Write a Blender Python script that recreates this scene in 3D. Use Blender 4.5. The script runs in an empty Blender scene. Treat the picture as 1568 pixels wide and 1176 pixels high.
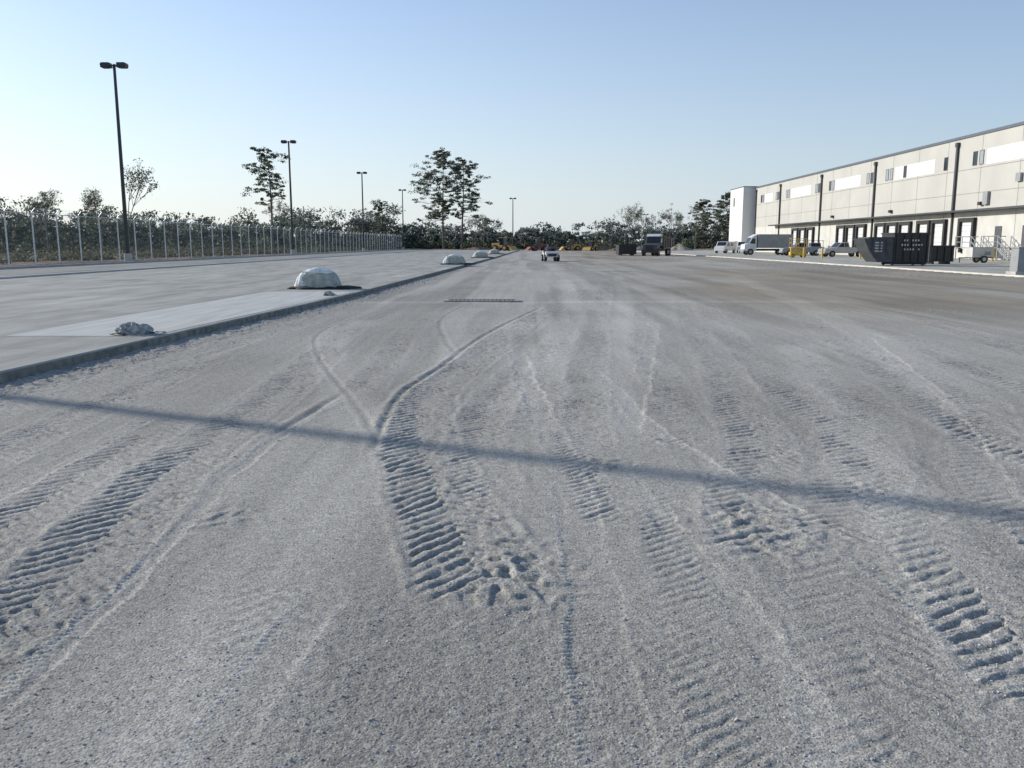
import bpy, math, random
import numpy as np
from mathutils import Vector, Matrix
rng=np.random.default_rng(7); random.seed(7)
scene=bpy.context.scene
COL=scene.collection

# ------------------------------------------------------------------ helpers
def mat(name,color,rough=0.8,metal=0.0,nscale=3.0,namt=0.15,bump=0.0,bscale=30.0,transl=0.0,attr=None,streak=None):
    m=bpy.data.materials.new(name); m.use_nodes=True
    nt=m.node_tree; n=nt.nodes; l=nt.links
    b=n['Principled BSDF']; b.inputs['Roughness'].default_value=rough; b.inputs['Metallic'].default_value=metal
    if rough>=.8: b.inputs['Specular IOR Level'].default_value=.2
    geo=n.new('ShaderNodeNewGeometry')
    no=n.new('ShaderNodeTexNoise'); no.inputs['Scale'].default_value=nscale; no.inputs['Detail'].default_value=4
    if streak:
        mp=n.new('ShaderNodeMapping'); mp.inputs['Scale'].default_value=streak
        l.new(geo.outputs['Position'],mp.inputs['Vector']); l.new(mp.outputs['Vector'],no.inputs['Vector'])
    else: l.new(geo.outputs['Position'],no.inputs['Vector'])
    mr=n.new('ShaderNodeMapRange'); mr.inputs[1].default_value=0.3; mr.inputs[2].default_value=0.7
    mr.inputs[3].default_value=1-namt; mr.inputs[4].default_value=1+namt
    l.new(no.outputs['Fac'],mr.inputs[0])
    mx=n.new('ShaderNodeVectorMath'); mx.operation='MULTIPLY'
    if attr:
        at=n.new('ShaderNodeAttribute'); at.attribute_name=attr; l.new(at.outputs['Color'],mx.inputs[0])
    else: mx.inputs[0].default_value=color[:3]
    l.new(mr.outputs[0],mx.inputs[1]); l.new(mx.outputs[0],b.inputs['Base Color'])
    if bump>0:
        n2=n.new('ShaderNodeTexNoise'); n2.inputs['Scale'].default_value=bscale; n2.inputs['Detail'].default_value=4
        l.new(geo.outputs['Position'],n2.inputs['Vector'])
        bp=n.new('ShaderNodeBump'); bp.inputs['Strength'].default_value=1.0; bp.inputs['Distance'].default_value=bump
        l.new(n2.outputs['Fac'],bp.inputs['Height']); l.new(bp.outputs['Normal'],b.inputs['Normal'])
    if transl>0:
        tr=n.new('ShaderNodeBsdfTranslucent'); l.new(mx.outputs[0],tr.inputs['Color'])
        ms=n.new('ShaderNodeMixShader'); ms.inputs[0].default_value=transl
        out=n['Material Output']; l.new(b.outputs[0],ms.inputs[1]); l.new(tr.outputs[0],ms.inputs[2]); l.new(ms.outputs[0],out.inputs['Surface'])
    return m

def fast_mesh(name,V,F,mats,cols=None,smooth=False,parent=None):
    V=np.asarray(V,dtype=np.float32); F=np.asarray(F,dtype=np.int32); k=F.shape[1]
    me=bpy.data.meshes.new(name); me.vertices.add(len(V)); me.vertices.foreach_set('co',V.ravel())
    me.loops.add(F.size); me.loops.foreach_set('vertex_index',F.ravel())
    me.polygons.add(len(F)); me.polygons.foreach_set('loop_start',np.arange(0,F.size,k,dtype=np.int32))
    try: me.polygons.foreach_set('loop_total',np.full(len(F),k,dtype=np.int32))
    except Exception: pass
    me.polygons.foreach_set('use_smooth',np.full(len(F),smooth,dtype=bool))
    me.update(calc_edges=True)
    if cols is not None:
        a=me.color_attributes.new('Col','FLOAT_COLOR','POINT')
        c=np.ones((len(V),4),dtype=np.float32); c[:,:3]=cols; a.data.foreach_set('color',c.ravel())
    for m in mats: me.materials.append(m)
    o=bpy.data.objects.new(name,me); COL.objects.link(o)
    if parent: o.parent=parent
    return o

class MB:
    def __init__(s): s.v=[]; s.f=[]; s.m=[]
    def add(s,vs,fs,mi=0):
        o=len(s.v); s.v+= [tuple(x) for x in vs]; s.f+=[tuple(i+o for i in f) for f in fs]; s.m+=[mi]*len(fs)
    def box(s,cx,cy,cz,sx,sy,sz,mi=0,rz=0,ry=0):
        vs=[]
        R=Matrix.Rotation(rz,3,'Z')@Matrix.Rotation(ry,3,'Y')
        for z in(-1,1):
            for x,y in((-1,-1),(1,-1),(1,1),(-1,1)):
                p=R@Vector((x*sx/2,y*sy/2,z*sz/2)); vs.append((p.x+cx,p.y+cy,p.z+cz))
        s.add(vs,[(3,2,1,0),(4,5,6,7),(0,1,5,4),(1,2,6,5),(2,3,7,6),(3,0,4,7)],mi)
    def b2(s,x0,x1,y0,y1,z0,z1,mi=0): s.box((x0+x1)/2,(y0+y1)/2,(z0+z1)/2,abs(x1-x0),abs(y1-y0),abs(z1-z0),mi)
    def cyl(s,p0,p1,r0,r1=None,n=10,mi=0,cap=True):
        if r1 is None:r1=r0
        p0=Vector(p0);p1=Vector(p1);d=(p1-p0).normalized()
        a=d.orthogonal().normalized(); b=d.cross(a)
        vs=[]
        for p,r in((p0,r0),(p1,r1)):
            for i in range(n):
                t=2*math.pi*i/n; vs.append(p+a*math.cos(t)*r+b*math.sin(t)*r)
        fs=[(i,(i+1)%n,n+(i+1)%n,n+i) for i in range(n)]
        if cap: fs+=[tuple(range(n-1,-1,-1)),tuple(range(n,2*n))]
        s.add(vs,fs,mi)
    def extr(s,prof,y0,y1,mi=0):
        n=len(prof)
        vs=[(x,y0,z) for x,z in prof]+[(x,y1,z) for x,z in prof]
        fs=[(i,(i+1)%n,n+(i+1)%n,n+i) for i in range(n)]+[tuple(range(n-1,-1,-1)),tuple(range(n,2*n))]
        s.add(vs,fs,mi)
    def wheel(s,x,y,r,w,mt,mh,side=1):
        s.cyl((x,y-w/2,r),(x,y+w/2,r),r,n=18,mi=mt)
        s.cyl((x,y-w/2-.012,r),(x,y+w/2+.012,r),r*.52,n=12,mi=mh)
    def obj(s,name,mats,parent=None,loc=(0,0,0),rz=0,smooth=False,bevel=0):
        me=bpy.data.meshes.new(name); me.from_pydata(s.v,[],s.f)
        for m in mats: me.materials.append(m)
        me.polygons.foreach_set('material_index',s.m)
        me.polygons.foreach_set('use_smooth',[smooth]*len(s.f)); me.update()
        o=bpy.data.objects.new(name,me); COL.objects.link(o); o.location=loc; o.rotation_euler=(0,0,rz)
        if parent:o.parent=parent
        if bevel>0:
            bv=o.modifiers.new('bevel','BEVEL'); bv.width=bevel; bv.segments=2; bv.limit_method='ANGLE'
        return o
def empty(name,loc=(0,0,0),rz=0):
    o=bpy.data.objects.new(name,None); COL.objects.link(o); o.location=loc; o.rotation_euler=(0,0,rz); o.empty_display_size=.3
    return o

def vn(x,y,seed=0):
    x=np.asarray(x,dtype=np.float64); y=np.asarray(y,dtype=np.float64)
    xi=np.floor(x).astype(np.int64); yi=np.floor(y).astype(np.int64); fx=x-xi; fy=y-yi
    fx=fx*fx*(3-2*fx); fy=fy*fy*(3-2*fy)
    def h(a,b):
        k=(a*374761393+b*668265263+seed*144269)&0xffffffff
        k=((k^(k>>13))*1274126177)&0xffffffff
        k=((k^(k>>15))*2246822519)&0xffffffff
        return ((k^(k>>16))&0xffffffff)/4294967296.0
    return (h(xi,yi)*(1-fx)+h(xi+1,yi)*fx)*(1-fy)+(h(xi,yi+1)*(1-fx)+h(xi+1,yi+1)*fx)*fy
def fbm(x,y,seed=0,o=4):
    r=0;a=.5;t=0
    for i in range(o):
        r=r+a*vn(x*2**i,y*2**i,seed+i*17); t+=a; a*=.5
    return r/t
def ss(a,b,x):
    t=np.clip((x-a)/(b-a),0,1); return t*t*(3-2*t)

# ------------------------------------------------------------------ materials
M={}
M['galv']=mat('galvanized_steel',(.62,.63,.62),.4,.3,8,.1)
M['rail']=mat('handrail_steel',(.30,.31,.31),.5,.3,8,.1)
M['darkpole']=mat('bronze_pole_paint',(.045,.043,.042),.45,.2,5,.15)
M['black']=mat('black_paint',(.022,.022,.023),.45,0,3,.3)
M['blackrub']=mat('black_rubber',(.022,.022,.022),.75,0,9,.3)
M['white']=mat('white_paint',(.66,.66,.64),.4,0,3,.06)
M['offwhite']=mat('off_white_paint',(.50,.49,.45),.6,0,2,.12)
M['grey']=mat('grey_paint',(.28,.285,.285),.45,0,2,.1)
M['silver']=mat('silver_car_paint',(.38,.385,.395),.3,.4,2,.06)
M['glass']=mat('dark_glass',(.02,.025,.03),.08,0,1,.2)
M['yellow']=mat('safety_yellow',(.60,.40,.05),.5,0,4,.15)
M['orange']=mat('machine_yellow_paint',(.50,.30,.08),.5,0,4,.15)
M['red']=mat('red_paint',(.26,.06,.04),.5,0,4,.15)
M['conc']=mat('concrete',(.42,.41,.38),.9,0,1.2,.14,.004,40)
M['concpale']=mat('fresh_concrete',(.50,.495,.455),.9,0,1.0,.14,.003,60,streak=(6,.5,1))
M['tarpgreen']=mat('geotextile_fabric',(.43,.44,.38),.8,0,6,.25,.035,8)
M['tarpwhite']=mat('white_fabric',(.78,.77,.72),.8,0,5,.12,.03,7)
M['bag']=mat('sandbag_fabric',(.42,.42,.38),.9,0,14,.4,.012,50)
M['bark']=mat('tree_bark',(.17,.14,.115),.95,0,6,.3,.02,20)
M['leaf']=mat('foliage',(.06,.08,.03),.7,0,.7,.3,transl=.35,attr='Col')
M['stone']=mat('loose_stone',(.4,.4,.39),.95,0,40,.2,attr='Col')
M['grey2']=mat('weathered_steel',(.07,.074,.08),.6,.2,3,.25)

# ------------------------------------------------------------------ terrain function
def kerb_x(Y): return np.interp(Y,[-60,0,9.9,26,101,235],[-6.9,-6.45,-6.1,-5.15,-3.2,-.6])
def cat(pts,n=10):
    P=[np.array(p,float) for p in pts]; P=[2*P[0]-P[1]]+P+[2*P[-1]-P[-2]]; out=[]
    for i in range(1,len(P)-2):
        for k in range(n):
            t=k/n
            out.append(.5*((2*P[i])+(-P[i-1]+P[i+1])*t+(2*P[i-1]-5*P[i]+4*P[i+1]-P[i+2])*t*t+(-P[i-1]+3*P[i]-3*P[i+1]+P[i+2])*t**3))
    out.append(P[-2]); return np.array(out)
def dist_path(X,Y,pts,maxd):
    P=cat(pts); L=np.concatenate([[0],np.cumsum(np.linalg.norm(np.diff(P,axis=0),axis=1))])
    msk=(X>P[:,0].min()-maxd)&(X<P[:,0].max()+maxd)&(Y>P[:,1].min()-maxd)&(Y<P[:,1].max()+maxd)
    x=X[msk];y=Y[msk]; best=np.full(x.shape,1e9); D=np.zeros_like(x); S=np.zeros_like(x)
    for i in range(len(P)-1):
        a=P[i];d=P[i+1]-a;ll=np.hypot(*d)
        t=np.clip(((x-a[0])*d[0]+(y-a[1])*d[1])/ll**2,0,1)
        dx=x-a[0]-t*d[0];dy=y-a[1]-t*d[1];dd=np.hypot(dx,dy)
        k=dd<best; best[k]=dd[k]; S[k]=(L[i]+t*ll)[k]; D[k]=(dd*np.sign(d[0]*dy-d[1]*dx))[k]
    return msk,D,S,L[-1]
TR=[ # kind, points, halfwidth, depth, pitch, minimum strength
 ('smooth',[(-1.2,6.9),(-1.85,8.8),(-2.6,11.4),(-3.3,15),(-3.3,18.5)],.30,0,0),
 ('smooth',[(-.9,11.4),(-1.1,14.3),(-1.4,18.3),(-1.1,22)],.3,0,0),
 ('smooth',[(-1.35,1.4),(-1.3,4),(-1.25,6.8)],.35,0,0),
 ('smooth',[(.8,6.5),(1.35,12),(2.9,24),(5,45)],.25,0,0),
 ('smooth',[(-.1,8),(.5,13),(1.2,20),(2,40)],.3,0,0),
 ('smooth',[(1.7,1.8),(2.1,4),(3.0,8),(4.5,14)],.3,0,0),
 ('smooth',[(4.5,8),(7,20),(11,45)],.4,0,0),
 ('lug',[(-.12,3.60),(-.38,4.75),(-.68,5.93),(-.90,7.2),(-1.0,8.8),(-.86,10.6),(-.38,13.8),(.85,22),(2.4,32)],.32,.021,.12,.75),
 ('lug',[(-2.15,1.5),(-2.2,3.66),(-2.3,4.4),(-2.5,5.75),(-2.56,7.2),(-2.68,9.18),(-2.95,12.7),(-3.5,18)],.30,.017,.12,.6),
 ('lug',[(-2.75,1.5),(-2.85,3.6),(-3.0,5),(-3.15,6.5),(-3.3,8)],.26,.013,.12,.45),
 ('lug',[(-3.6,2.5),(-3.85,5),(-4.1,6.7),(-4.3,9.6),(-4.5,13)],.28,.016,.12,.6),
 ('lug',[(-5.1,4),(-5.1,8),(-4.8,12),(-4.4,18)],.26,.014,.12,.5),
 ('lug',[(-1.75,9),(-1.9,12),(-2.1,16),(-1.8,22)],.24,.011,.13,.45),
 ('lug',[(.62,4.6),(.5,7),(.78,10),(1.04,12.7),(2.2,24),(4,40)],.25,.013,.09,.75),
 ('lug',[(-.15,5.0),(-.35,6.6),(-.3,8.5),(.05,11),(.9,16)],.24,.012,.105,.6),
 ('lug',[(1.25,4.0),(1.45,5.2),(1.9,6.6),(2.2,8.5),(2.6,11),(3.4,17),(5.5,30)],.27,.013,.12,.65),
 ('lug',[(1.9,2.6),(2.3,4.6),(2.6,6.2),(2.85,7.4),(3.0,9.6),(3.5,14),(5,24)],.28,.012,.125,.6),
 ('lug',[(3.6,3.2),(3.8,4.6),(3.9,6),(4.1,8),(4.9,12),(6.5,20)],.28,.013,.125,.6),
 ('lug',[(1.0,1.6),(1.35,3),(1.75,4.5),(2.7,6.4),(3.6,9),(4.1,13)],.28,.0085,.115,.4),
 ('lug',[(5.0,5),(5.6,7),(5.8,10),(6.8,16)],.27,.013,.125,.6),
 ('lug',[(6.6,8),(7.2,11),(9,20)],.28,.013,.13,.6),
 ('lug',[(3.0,2.6),(2.9,4),(3.4,6),(4.8,9),(5.4,13)],.28,.009,.125,.5),
 ('lug',[(-.7,13),(0,17),(.4,24)],.24,.012,.13,.6),
 ('lug',[(1.4,6.5),(1.5,8),(1.7,10),(2.0,14),(3.0,22)],.25,.010,.095,.55),
 ('lug',[(.05,7),(.25,9),(.4,12),(1.2,20)],.22,.009,.095,.5),
 ('lug',[(-1.1,1.5),(-1.0,2.6),(-1.2,4.2)],.25,.005,.12,.1),
 ('lug',[(.75,1.5),(.8,2.6),(.9,4.4),(1.0,6.5)],.24,.0065,.09,.35),
 ('rib',[(.335,1.4),(.33,3.5),(.32,6.2),(.1,9),(-.1,13)],.14,.008,.035),
 ('rib',[(-1.75,1.4),(-1.85,3.5),(-2.05,6),(-2.0,7.6),(-1.93,9.2)],.06,.008,.04),
 ('rib',[(1.0,1.4),(1.02,3),(.85,4.6),(.8,5.5)],.09,.008,.035),
 ('rib',[(2.4,2.5),(3.0,5),(4.4,9),(6,15)],.13,.008,.04),
 ('rib',[(-1.0,1.4),(-.95,3),(-.9,4)],.12,.006,.04),
 ('rib',[(.9,7),(1.6,11),(2.8,18)],.12,.007,.04),
 ('rib',[(-3.0,1.8),(-3.3,4),(-3.5,8)],.10,.007,.04),
 ('rib',[(1.9,1.7),(1.8,4),(1.2,7),(.9,11)],.10,.006,.04),
 ('groove',[(-1.15,6.3),(-1.27,7.8),(-1.3,9.2),(-1.06,11.2),(-.62,15.5),(.5,22)],.034,.018,0),
 ('groove',[(-2.12,6.9),(-2.03,8),(-1.93,9.3)],.034,.018,0),
 ('groove',[(-1.15,6.6),(-1.5,7.9),(-1.95,9.2),(-2.85,11.85),(-3.65,15),(-3.7,18),(-3.2,22)],.03,.007,0),
 ('groove',[(-.95,12.4),(-1.3,14.3),(-1.75,18.3),(-1.5,23)],.035,.007,0),
]
def terrain(X,Y):
    X=np.asarray(X,float);Y=np.asarray(Y,float)
    H=np.zeros_like(X); T=np.ones_like(X)
    fade=1-ss(25,60,Y)
    rough=ss(.40,.62,fbm(X*.8,Y*.4,3,4))
    H+= (fbm(X*.6,Y*.4,11,2)-.5)*.014
    g=(vn(X*27,Y*27,21)-.5)*.22+(vn(X*51+3*vn(X*9,Y*9,2),Y*51,22)-.5)*.38+(vn(X*88,Y*88,23)-.5)*.45
    H+= g*(.0022+.0065*rough)*fade
    st=fbm(X*7+.25*vn(X,Y*.3,5),Y*.16,31,3)-.5
    H+=st*.004*fade; T+=st*.26
    T+=(fbm(X*.5,Y*.35,41,5)-.5)*.36+ (vn(X*30,Y*30,44)-.5)*.09+(vn(X*14,Y*14,45)-.5)*.06-.05*rough
    for tr in TR:
        kind,pts,w,dp,pitch=tr[:5]
        msk,d,s,L=dist_path(X,Y,pts,w*2.2+.1)
        if d.size==0: continue
        x=X[msk];y=Y[msk]
        endf=ss(0,.4,s)*ss(0,.8,L-s)
        dj=d+(vn(s*3,d*0,9)-.5)*.05+(vn(x*12,y*12,8)-.5)*.03
        a=np.abs(dj)
        if kind=='lug':
            mn=tr[5]
            e=1-ss(w*.86,w*1.02,a)
            ph=(s+a*.8)/pitch+.5*(dj>0)+(vn(x*4,y*4,77)-.5)*.34+(vn(x*17,y*17,79)-.5)*.20
            cell=np.floor(ph); fr_=ph-cell
            bar=ss(.02,.14,fr_)*(1-ss(.40,.52,fr_))
            ra=.5+.85*vn(cell*7.31+.5,np.where(dj>0,3.3,9.7),15)
            brk=.15+.85*ss(.32,.48,vn(x*10,y*10,91))
            brk=np.where(dj>0,.55+.45*brk,brk)
            amp=ss(.34,.58,fbm(x*1.0,y*.7,61,4))*(1-mn)+mn
            amp=amp*(.60+.40*ss(.3,.6,vn(x*4.3,y*3.1,67)))
            side=np.where(dj>0,1,.85)
            H[msk]*=(1-.3*e*endf)
            H[msk]+=endf*e*amp*side*ra*brk*(-dp*bar)+endf*e*dp*.3+endf*e*amp*((vn(x*24,y*24,78)-.5)*dp*.3+(vn(x*50,y*50,76)-.5)*dp*.4)
            H[msk]+=endf*dp*.4*np.exp(-((a-w*1.12)/.03)**2)*vn(x*12,y*12,5)
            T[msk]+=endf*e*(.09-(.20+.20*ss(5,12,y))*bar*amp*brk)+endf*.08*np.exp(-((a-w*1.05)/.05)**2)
        elif kind=='rib':
            e=1-ss(w*.85,w*1.05,a)
            r=.5+.5*np.cos(2*np.pi*(s+ .3*a)/pitch); edge=np.exp(-((a-w*.9)/.016)**2)
            amp=.4+.6*ss(.35,.6,fbm(x*1.3,y*.8,63,2))
            H[msk]+=endf*amp*(-dp*.6*e+dp*1.0*edge*r+dp*.3*e*r)
            T[msk]+=endf*(.05*e+.30*edge*amp)
        elif kind=='groove':
            am=.6+.4*vn(s*2.5,s*0,4)
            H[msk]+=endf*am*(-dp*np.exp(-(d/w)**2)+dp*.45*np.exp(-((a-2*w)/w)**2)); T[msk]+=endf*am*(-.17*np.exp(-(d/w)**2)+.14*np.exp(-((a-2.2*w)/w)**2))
        else:
            e=1-ss(w*.6,w*1.2,a); H[msk]*=(1-.6*e*endf); T[msk]+=.17*e*endf*(.6+.6*fbm(x*3,y*1,66,3))
    for cx,cy,r,a in [(1.35,4.7,.45,.016),(-.05,3.95,.34,.022),(-1.75,4.8,.2,.010),(1.1,6.9,.25,.010),(.55,6.1,.25,.012),(-2.6,3.0,.5,.012),(-3.0,4.1,.4,.010)]:
        q=np.exp(-(((X-cx)**2+((Y-cy)*.8)**2)/r**2)*1.3)
        k_=vn(X*15+2*vn(X*5,Y*5,6),Y*15,91)
        H+=q*a*(ss(.45,.60,k_)-.5)+q*a*.35*(vn(X*37,Y*37,95)-.5); T+=q*(.12*ss(.45,.62,k_)-.06)
    kd=X-kerb_x(Y); q=np.exp(-((kd-.25)/.55)**2)*(Y<80)
    H+=q*((vn(X*9,Y*9,92)-.5)*.04+(vn(X*20,Y*20,93)-.5)*.025)*fade; T-=q*.16
    q=np.exp(-((Y-23.8-.04*X)/.35)**2)*(X>-5)*(X<9); T+=q*.18
    # colour
    fa=ss(6,22,Y).ravel()[:,None]  # far ground lighter: retroreflected brightness painted into the base colour
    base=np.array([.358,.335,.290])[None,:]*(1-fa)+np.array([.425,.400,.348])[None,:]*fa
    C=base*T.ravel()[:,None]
    br=(ss(2.5,8,X)*ss(13,26,Y)*(.30+.70*ss(.35,.6,fbm(X*.16,Y*.045,51,3)))).ravel()[:,None]
    C=C*(1-br)+br*C*np.array([.78,.72,.64])
    band=(ss(.50,.62,fbm(X*.9,Y*.05,57,3))*ss(10,22,Y)).ravel()[:,None]; C=C*(1-.2*band)
    dirt=np.maximum(ss(-32.2,-33,X),np.maximum(ss(222,236,Y+10*(vn(X*.05,Y*0,3)-.5)),ss(112,120,X)))
    far=dirt.ravel()[:,None]
    gr=ss(.4,.6,fbm(X*.12,Y*.12,71,4)).ravel()[:,None]
    D=np.array([.20,.14,.10])*(1-gr)+np.array([.085,.090,.045])*gr
    sandy=(ss(18,24,X)*ss(210,225,Y)*(1-ss(262,270,Y))).ravel()[:,None]
    D=D*(1-sandy)+sandy*np.array([.34,.30,.24])
    C=C*(1-far)+far*D
    H=H*(1-dirt)+dirt*(.13+ (fbm(X*.15,Y*.15,81,3)-.3)*.5)
    H=np.where(Y<-4,0,H)
    H=np.where((X<kerb_x(Y)-.15)&(X>-31.6)&(Y<234),-.08,H)
    H=np.where((X>24.8)&(Y<236)&(X<112),-.08,H)
    return H,np.clip(C,.01,.75)

rows=np.concatenate([[-400,-150,-60,-20,-6,-2,0,.8],np.geomspace(1.25,40,1080),np.geomspace(40.6,236,80),np.geomspace(240,5000,26)])
NU=640
u=np.linspace(-1,1,NU)
out=np.geomspace(.02,1,34)
Yg=np.repeat(rows[:,None],NU+68,1)
W=np.where(rows>0.8,.70*np.abs(rows)+1.2,2.2)
fx=u[None,:]*W[:,None]
ext=np.maximum(3500-W,50)
right=W[:,None]+ext[:,None]*out[None,:]**2.2
Xg=np.concatenate([-right[:,::-1],fx,right],1)
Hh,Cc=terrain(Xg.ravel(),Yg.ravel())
nv=np.stack([Xg.ravel(),Yg.ravel(),Hh],1)
nr,nc=Xg.shape
I=np.arange(nr*nc).reshape(nr,nc)
Q=np.stack([I[:-1,:-1],I[:-1,1:],I[1:,1:],I[1:,:-1]],-1).reshape(-1,4)
gm=bpy.data.materials.new('crushed_stone_ground'); gm.use_nodes=True; nt=gm.node_tree; n=nt.nodes; l=nt.links
b=n['Principled BSDF']; b.inputs['Roughness'].default_value=.95; b.inputs['Specular IOR Level'].default_value=.08
geo=n.new('ShaderNodeNewGeometry'); at=n.new('ShaderNodeAttribute'); at.attribute_name='Col'
v1_=n.new('ShaderNodeTexVoronoi'); v1_.inputs['Scale'].default_value=115
ns=n.new('ShaderNodeTexNoise'); ns.inputs['Scale'].default_value=16; ns.inputs['Detail'].default_value=6; ns.inputs['Roughness'].default_value=.8
for q in (v1_,ns): l.new(geo.outputs['Position'],q.inputs['Vector'])
def mr_(src,a0,a1,b0,b1):
    m=n.new('ShaderNodeMapRange'); m.inputs[1].default_value=a0;m.inputs[2].default_value=a1;m.inputs[3].default_value=b0;m.inputs[4].default_value=b1
    l.new(src,m.inputs[0]); return m.outputs[0]
def ma_(op,a,b_):
    m=n.new('ShaderNodeMath'); m.operation=op
    for i,q in enumerate((a,b_)):
        if isinstance(q,(int,float)): m.inputs[i].default_value=q
        else: l.new(q,m.inputs[i])
    return m.outputs[0]
s1=n.new('ShaderNodeSeparateColor'); l.new(v1_.outputs['Color'],s1.inputs[0])
k1=mr_(s1.outputs[0],0,1,.70,1.34); k3=mr_(ns.outputs['Fac'],.32,.68,.80,1.20)
kk=ma_('MULTIPLY',k1,k3)
vm=n.new('ShaderNodeVectorMath'); vm.operation='MULTIPLY'; l.new(at.outputs['Color'],vm.inputs[0]); l.new(kk,vm.inputs[1]); l.new(vm.outputs[0],b.inputs['Base Color'])
hh=ma_('MULTIPLY',ma_('SUBTRACT',1.0,v1_.outputs['Distance']),s1.outputs[1])
hh=ma_('ADD',hh,ma_('MULTIPLY',ns.outputs['Fac'],1.2))
bp=n.new('ShaderNodeBump'); bp.inputs['Strength'].default_value=.75; bp.inputs['Distance'].default_value=.004; l.new(hh,bp.inputs['Height']); l.new(bp.outputs[0],b.inputs['Normal'])
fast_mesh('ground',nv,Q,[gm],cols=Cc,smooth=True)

# loose stones: one mesh
t=(1+5**.5)/2
ico=np.array([(-1,t,0),(1,t,0),(-1,-t,0),(1,-t,0),(0,-1,t),(0,1,t),(0,-1,-t),(0,1,-t),(t,0,-1),(t,0,1),(-t,0,-1),(-t,0,1)])/1.9
icf=np.array([(0,11,5),(0,5,1),(0,1,7),(0,7,10),(0,10,11),(1,5,9),(5,11,4),(11,10,2),(10,7,6),(7,1,8),(3,9,4),(3,4,2),(3,2,6),(3,6,8),(3,8,9),(4,9,5),(2,4,11),(6,2,10),(8,6,7),(9,8,1)])
N=52000
yy=np.exp(rng.uniform(math.log(1.7),math.log(22),N)); xx=rng.uniform(-1,1,N)*(.72*yy+1)
k=(fbm(xx*.8,yy*.4,3,4)+rng.uniform(-.2,.2,N))>.49
k&=xx>kerb_x(yy)+.05
xx=xx[k];yy=yy[k]
n2=3500; y2=np.exp(rng.uniform(math.log(4),math.log(40),n2)); x2=kerb_x(y2)+.06+np.abs(rng.normal(0,.35,n2))
xx=np.concatenate([xx,x2]);yy=np.concatenate([yy,y2]); n=len(xx)
r=.0018+.0042*rng.random(n)**3+.0005*yy*rng.random(n); r[-n2:]*=1.7
big=rng.random(n)<.004; r[big]*=2.1
hz,_=terrain(xx,yy)
sc=r[:,None]*rng.uniform(.6,1.2,(n,3)); sc[:,2]*=.7
ang=rng.uniform(0,6.28,n)
P=ico[None]*sc[:,None,:]*rng.uniform(.75,1.2,(n,12,1))
ca,sa=np.cos(ang)[:,None],np.sin(ang)[:,None]
PX=P[:,:,0]*ca-P[:,:,1]*sa+xx[:,None]; PY=P[:,:,0]*sa+P[:,:,1]*ca+yy[:,None]; PZ=P[:,:,2]+hz[:,None]+r[:,None]*.15
SV=np.stack([PX,PY,PZ],-1).reshape(-1,3)
SF=(icf[None]+12*np.arange(n)[:,None,None]).reshape(-1,3)
sc_=np.repeat(rng.uniform(.30,.58,n),12)[:,None]*np.array([1,.96,.90])
fast_mesh('gravel_stones',SV,SF,[M['stone']],cols=sc_)

# ------------------------------------------------------------------ raised concrete slab (left)
def slab_mat(name,base,jx,jy,dark=.62):
    m=mat(name,base,.9,0,1.5,.14,.006,45,streak=(1,.35,1)); nt=m.node_tree;n=nt.nodes;l=nt.links
    b=n['Principled BSDF']; src=b.inputs['Base Color'].links[0].from_socket
    geo=n.new('ShaderNodeNewGeometry'); sp=n.new('ShaderNodeSeparateXYZ'); l.new(geo.outputs['Position'],sp.inputs[0])
    last=None
    for ax,per in((0,jx),(1,jy)):
        w=n.new('ShaderNodeMath');w.operation='PINGPONG';w.inputs[1].default_value=per/2;l.new(sp.outputs[ax],w.inputs[0])
        c=n.new('ShaderNodeMath');c.operation='LESS_THAN';c.inputs[1].default_value=.018;l.new(w.outputs[0],c.inputs[0])
        if last:
            mm=n.new('ShaderNodeMath');mm.operation='MAXIMUM';l.new(last,mm.inputs[0]);l.new(c.outputs[0],mm.inputs[1]);last=mm.outputs[0]
        else:last=c.outputs[0]
    n3=n.new('ShaderNodeTexNoise');n3.inputs['Scale'].default_value=.9;n3.inputs['Detail'].default_value=9;n3.inputs['Roughness'].default_value=.75
    mp=n.new('ShaderNodeMapping');mp.inputs['Scale'].default_value=(1,.18,1);l.new(geo.outputs['Position'],mp.inputs['Vector']);l.new(mp.outputs[0],n3.inputs['Vector'])
    mr=n.new('ShaderNodeMapRange');mr.inputs[1].default_value=.35;mr.inputs[2].default_value=.65;mr.inputs[3].default_value=.70;mr.inputs[4].default_value=1.17;l.new(n3.outputs['Fac'],mr.inputs[0])
    jm=n.new('ShaderNodeMapRange');jm.inputs[3].default_value=1;jm.inputs[4].default_value=dark;l.new(last,jm.inputs[0])
    m1=n.new('ShaderNodeVectorMath');m1.operation='MULTIPLY';l.new(src,m1.inputs[0]);l.new(mr.outputs[0],m1.inputs[1])
    m2=n.new('ShaderNodeVectorMath');m2.operation='MULTIPLY';l.new(m1.outputs[0],m2.inputs[0]);l.new(jm.outputs[0],m2.inputs[1])
    l.new(m2.outputs[0],b.inputs['Base Color']); return m
M['slab']=slab_mat('slab_concrete',(.385,.373,.328),5.2,6.0,.75)
M['apron']=slab_mat('apron_concrete',(.45,.43,.37),6,6)
SZ=.13
s=MB(); ys=[-60,-10,0,3,6,9.9,14,18,22,26,35,50,75,101,140,180,235]
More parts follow.
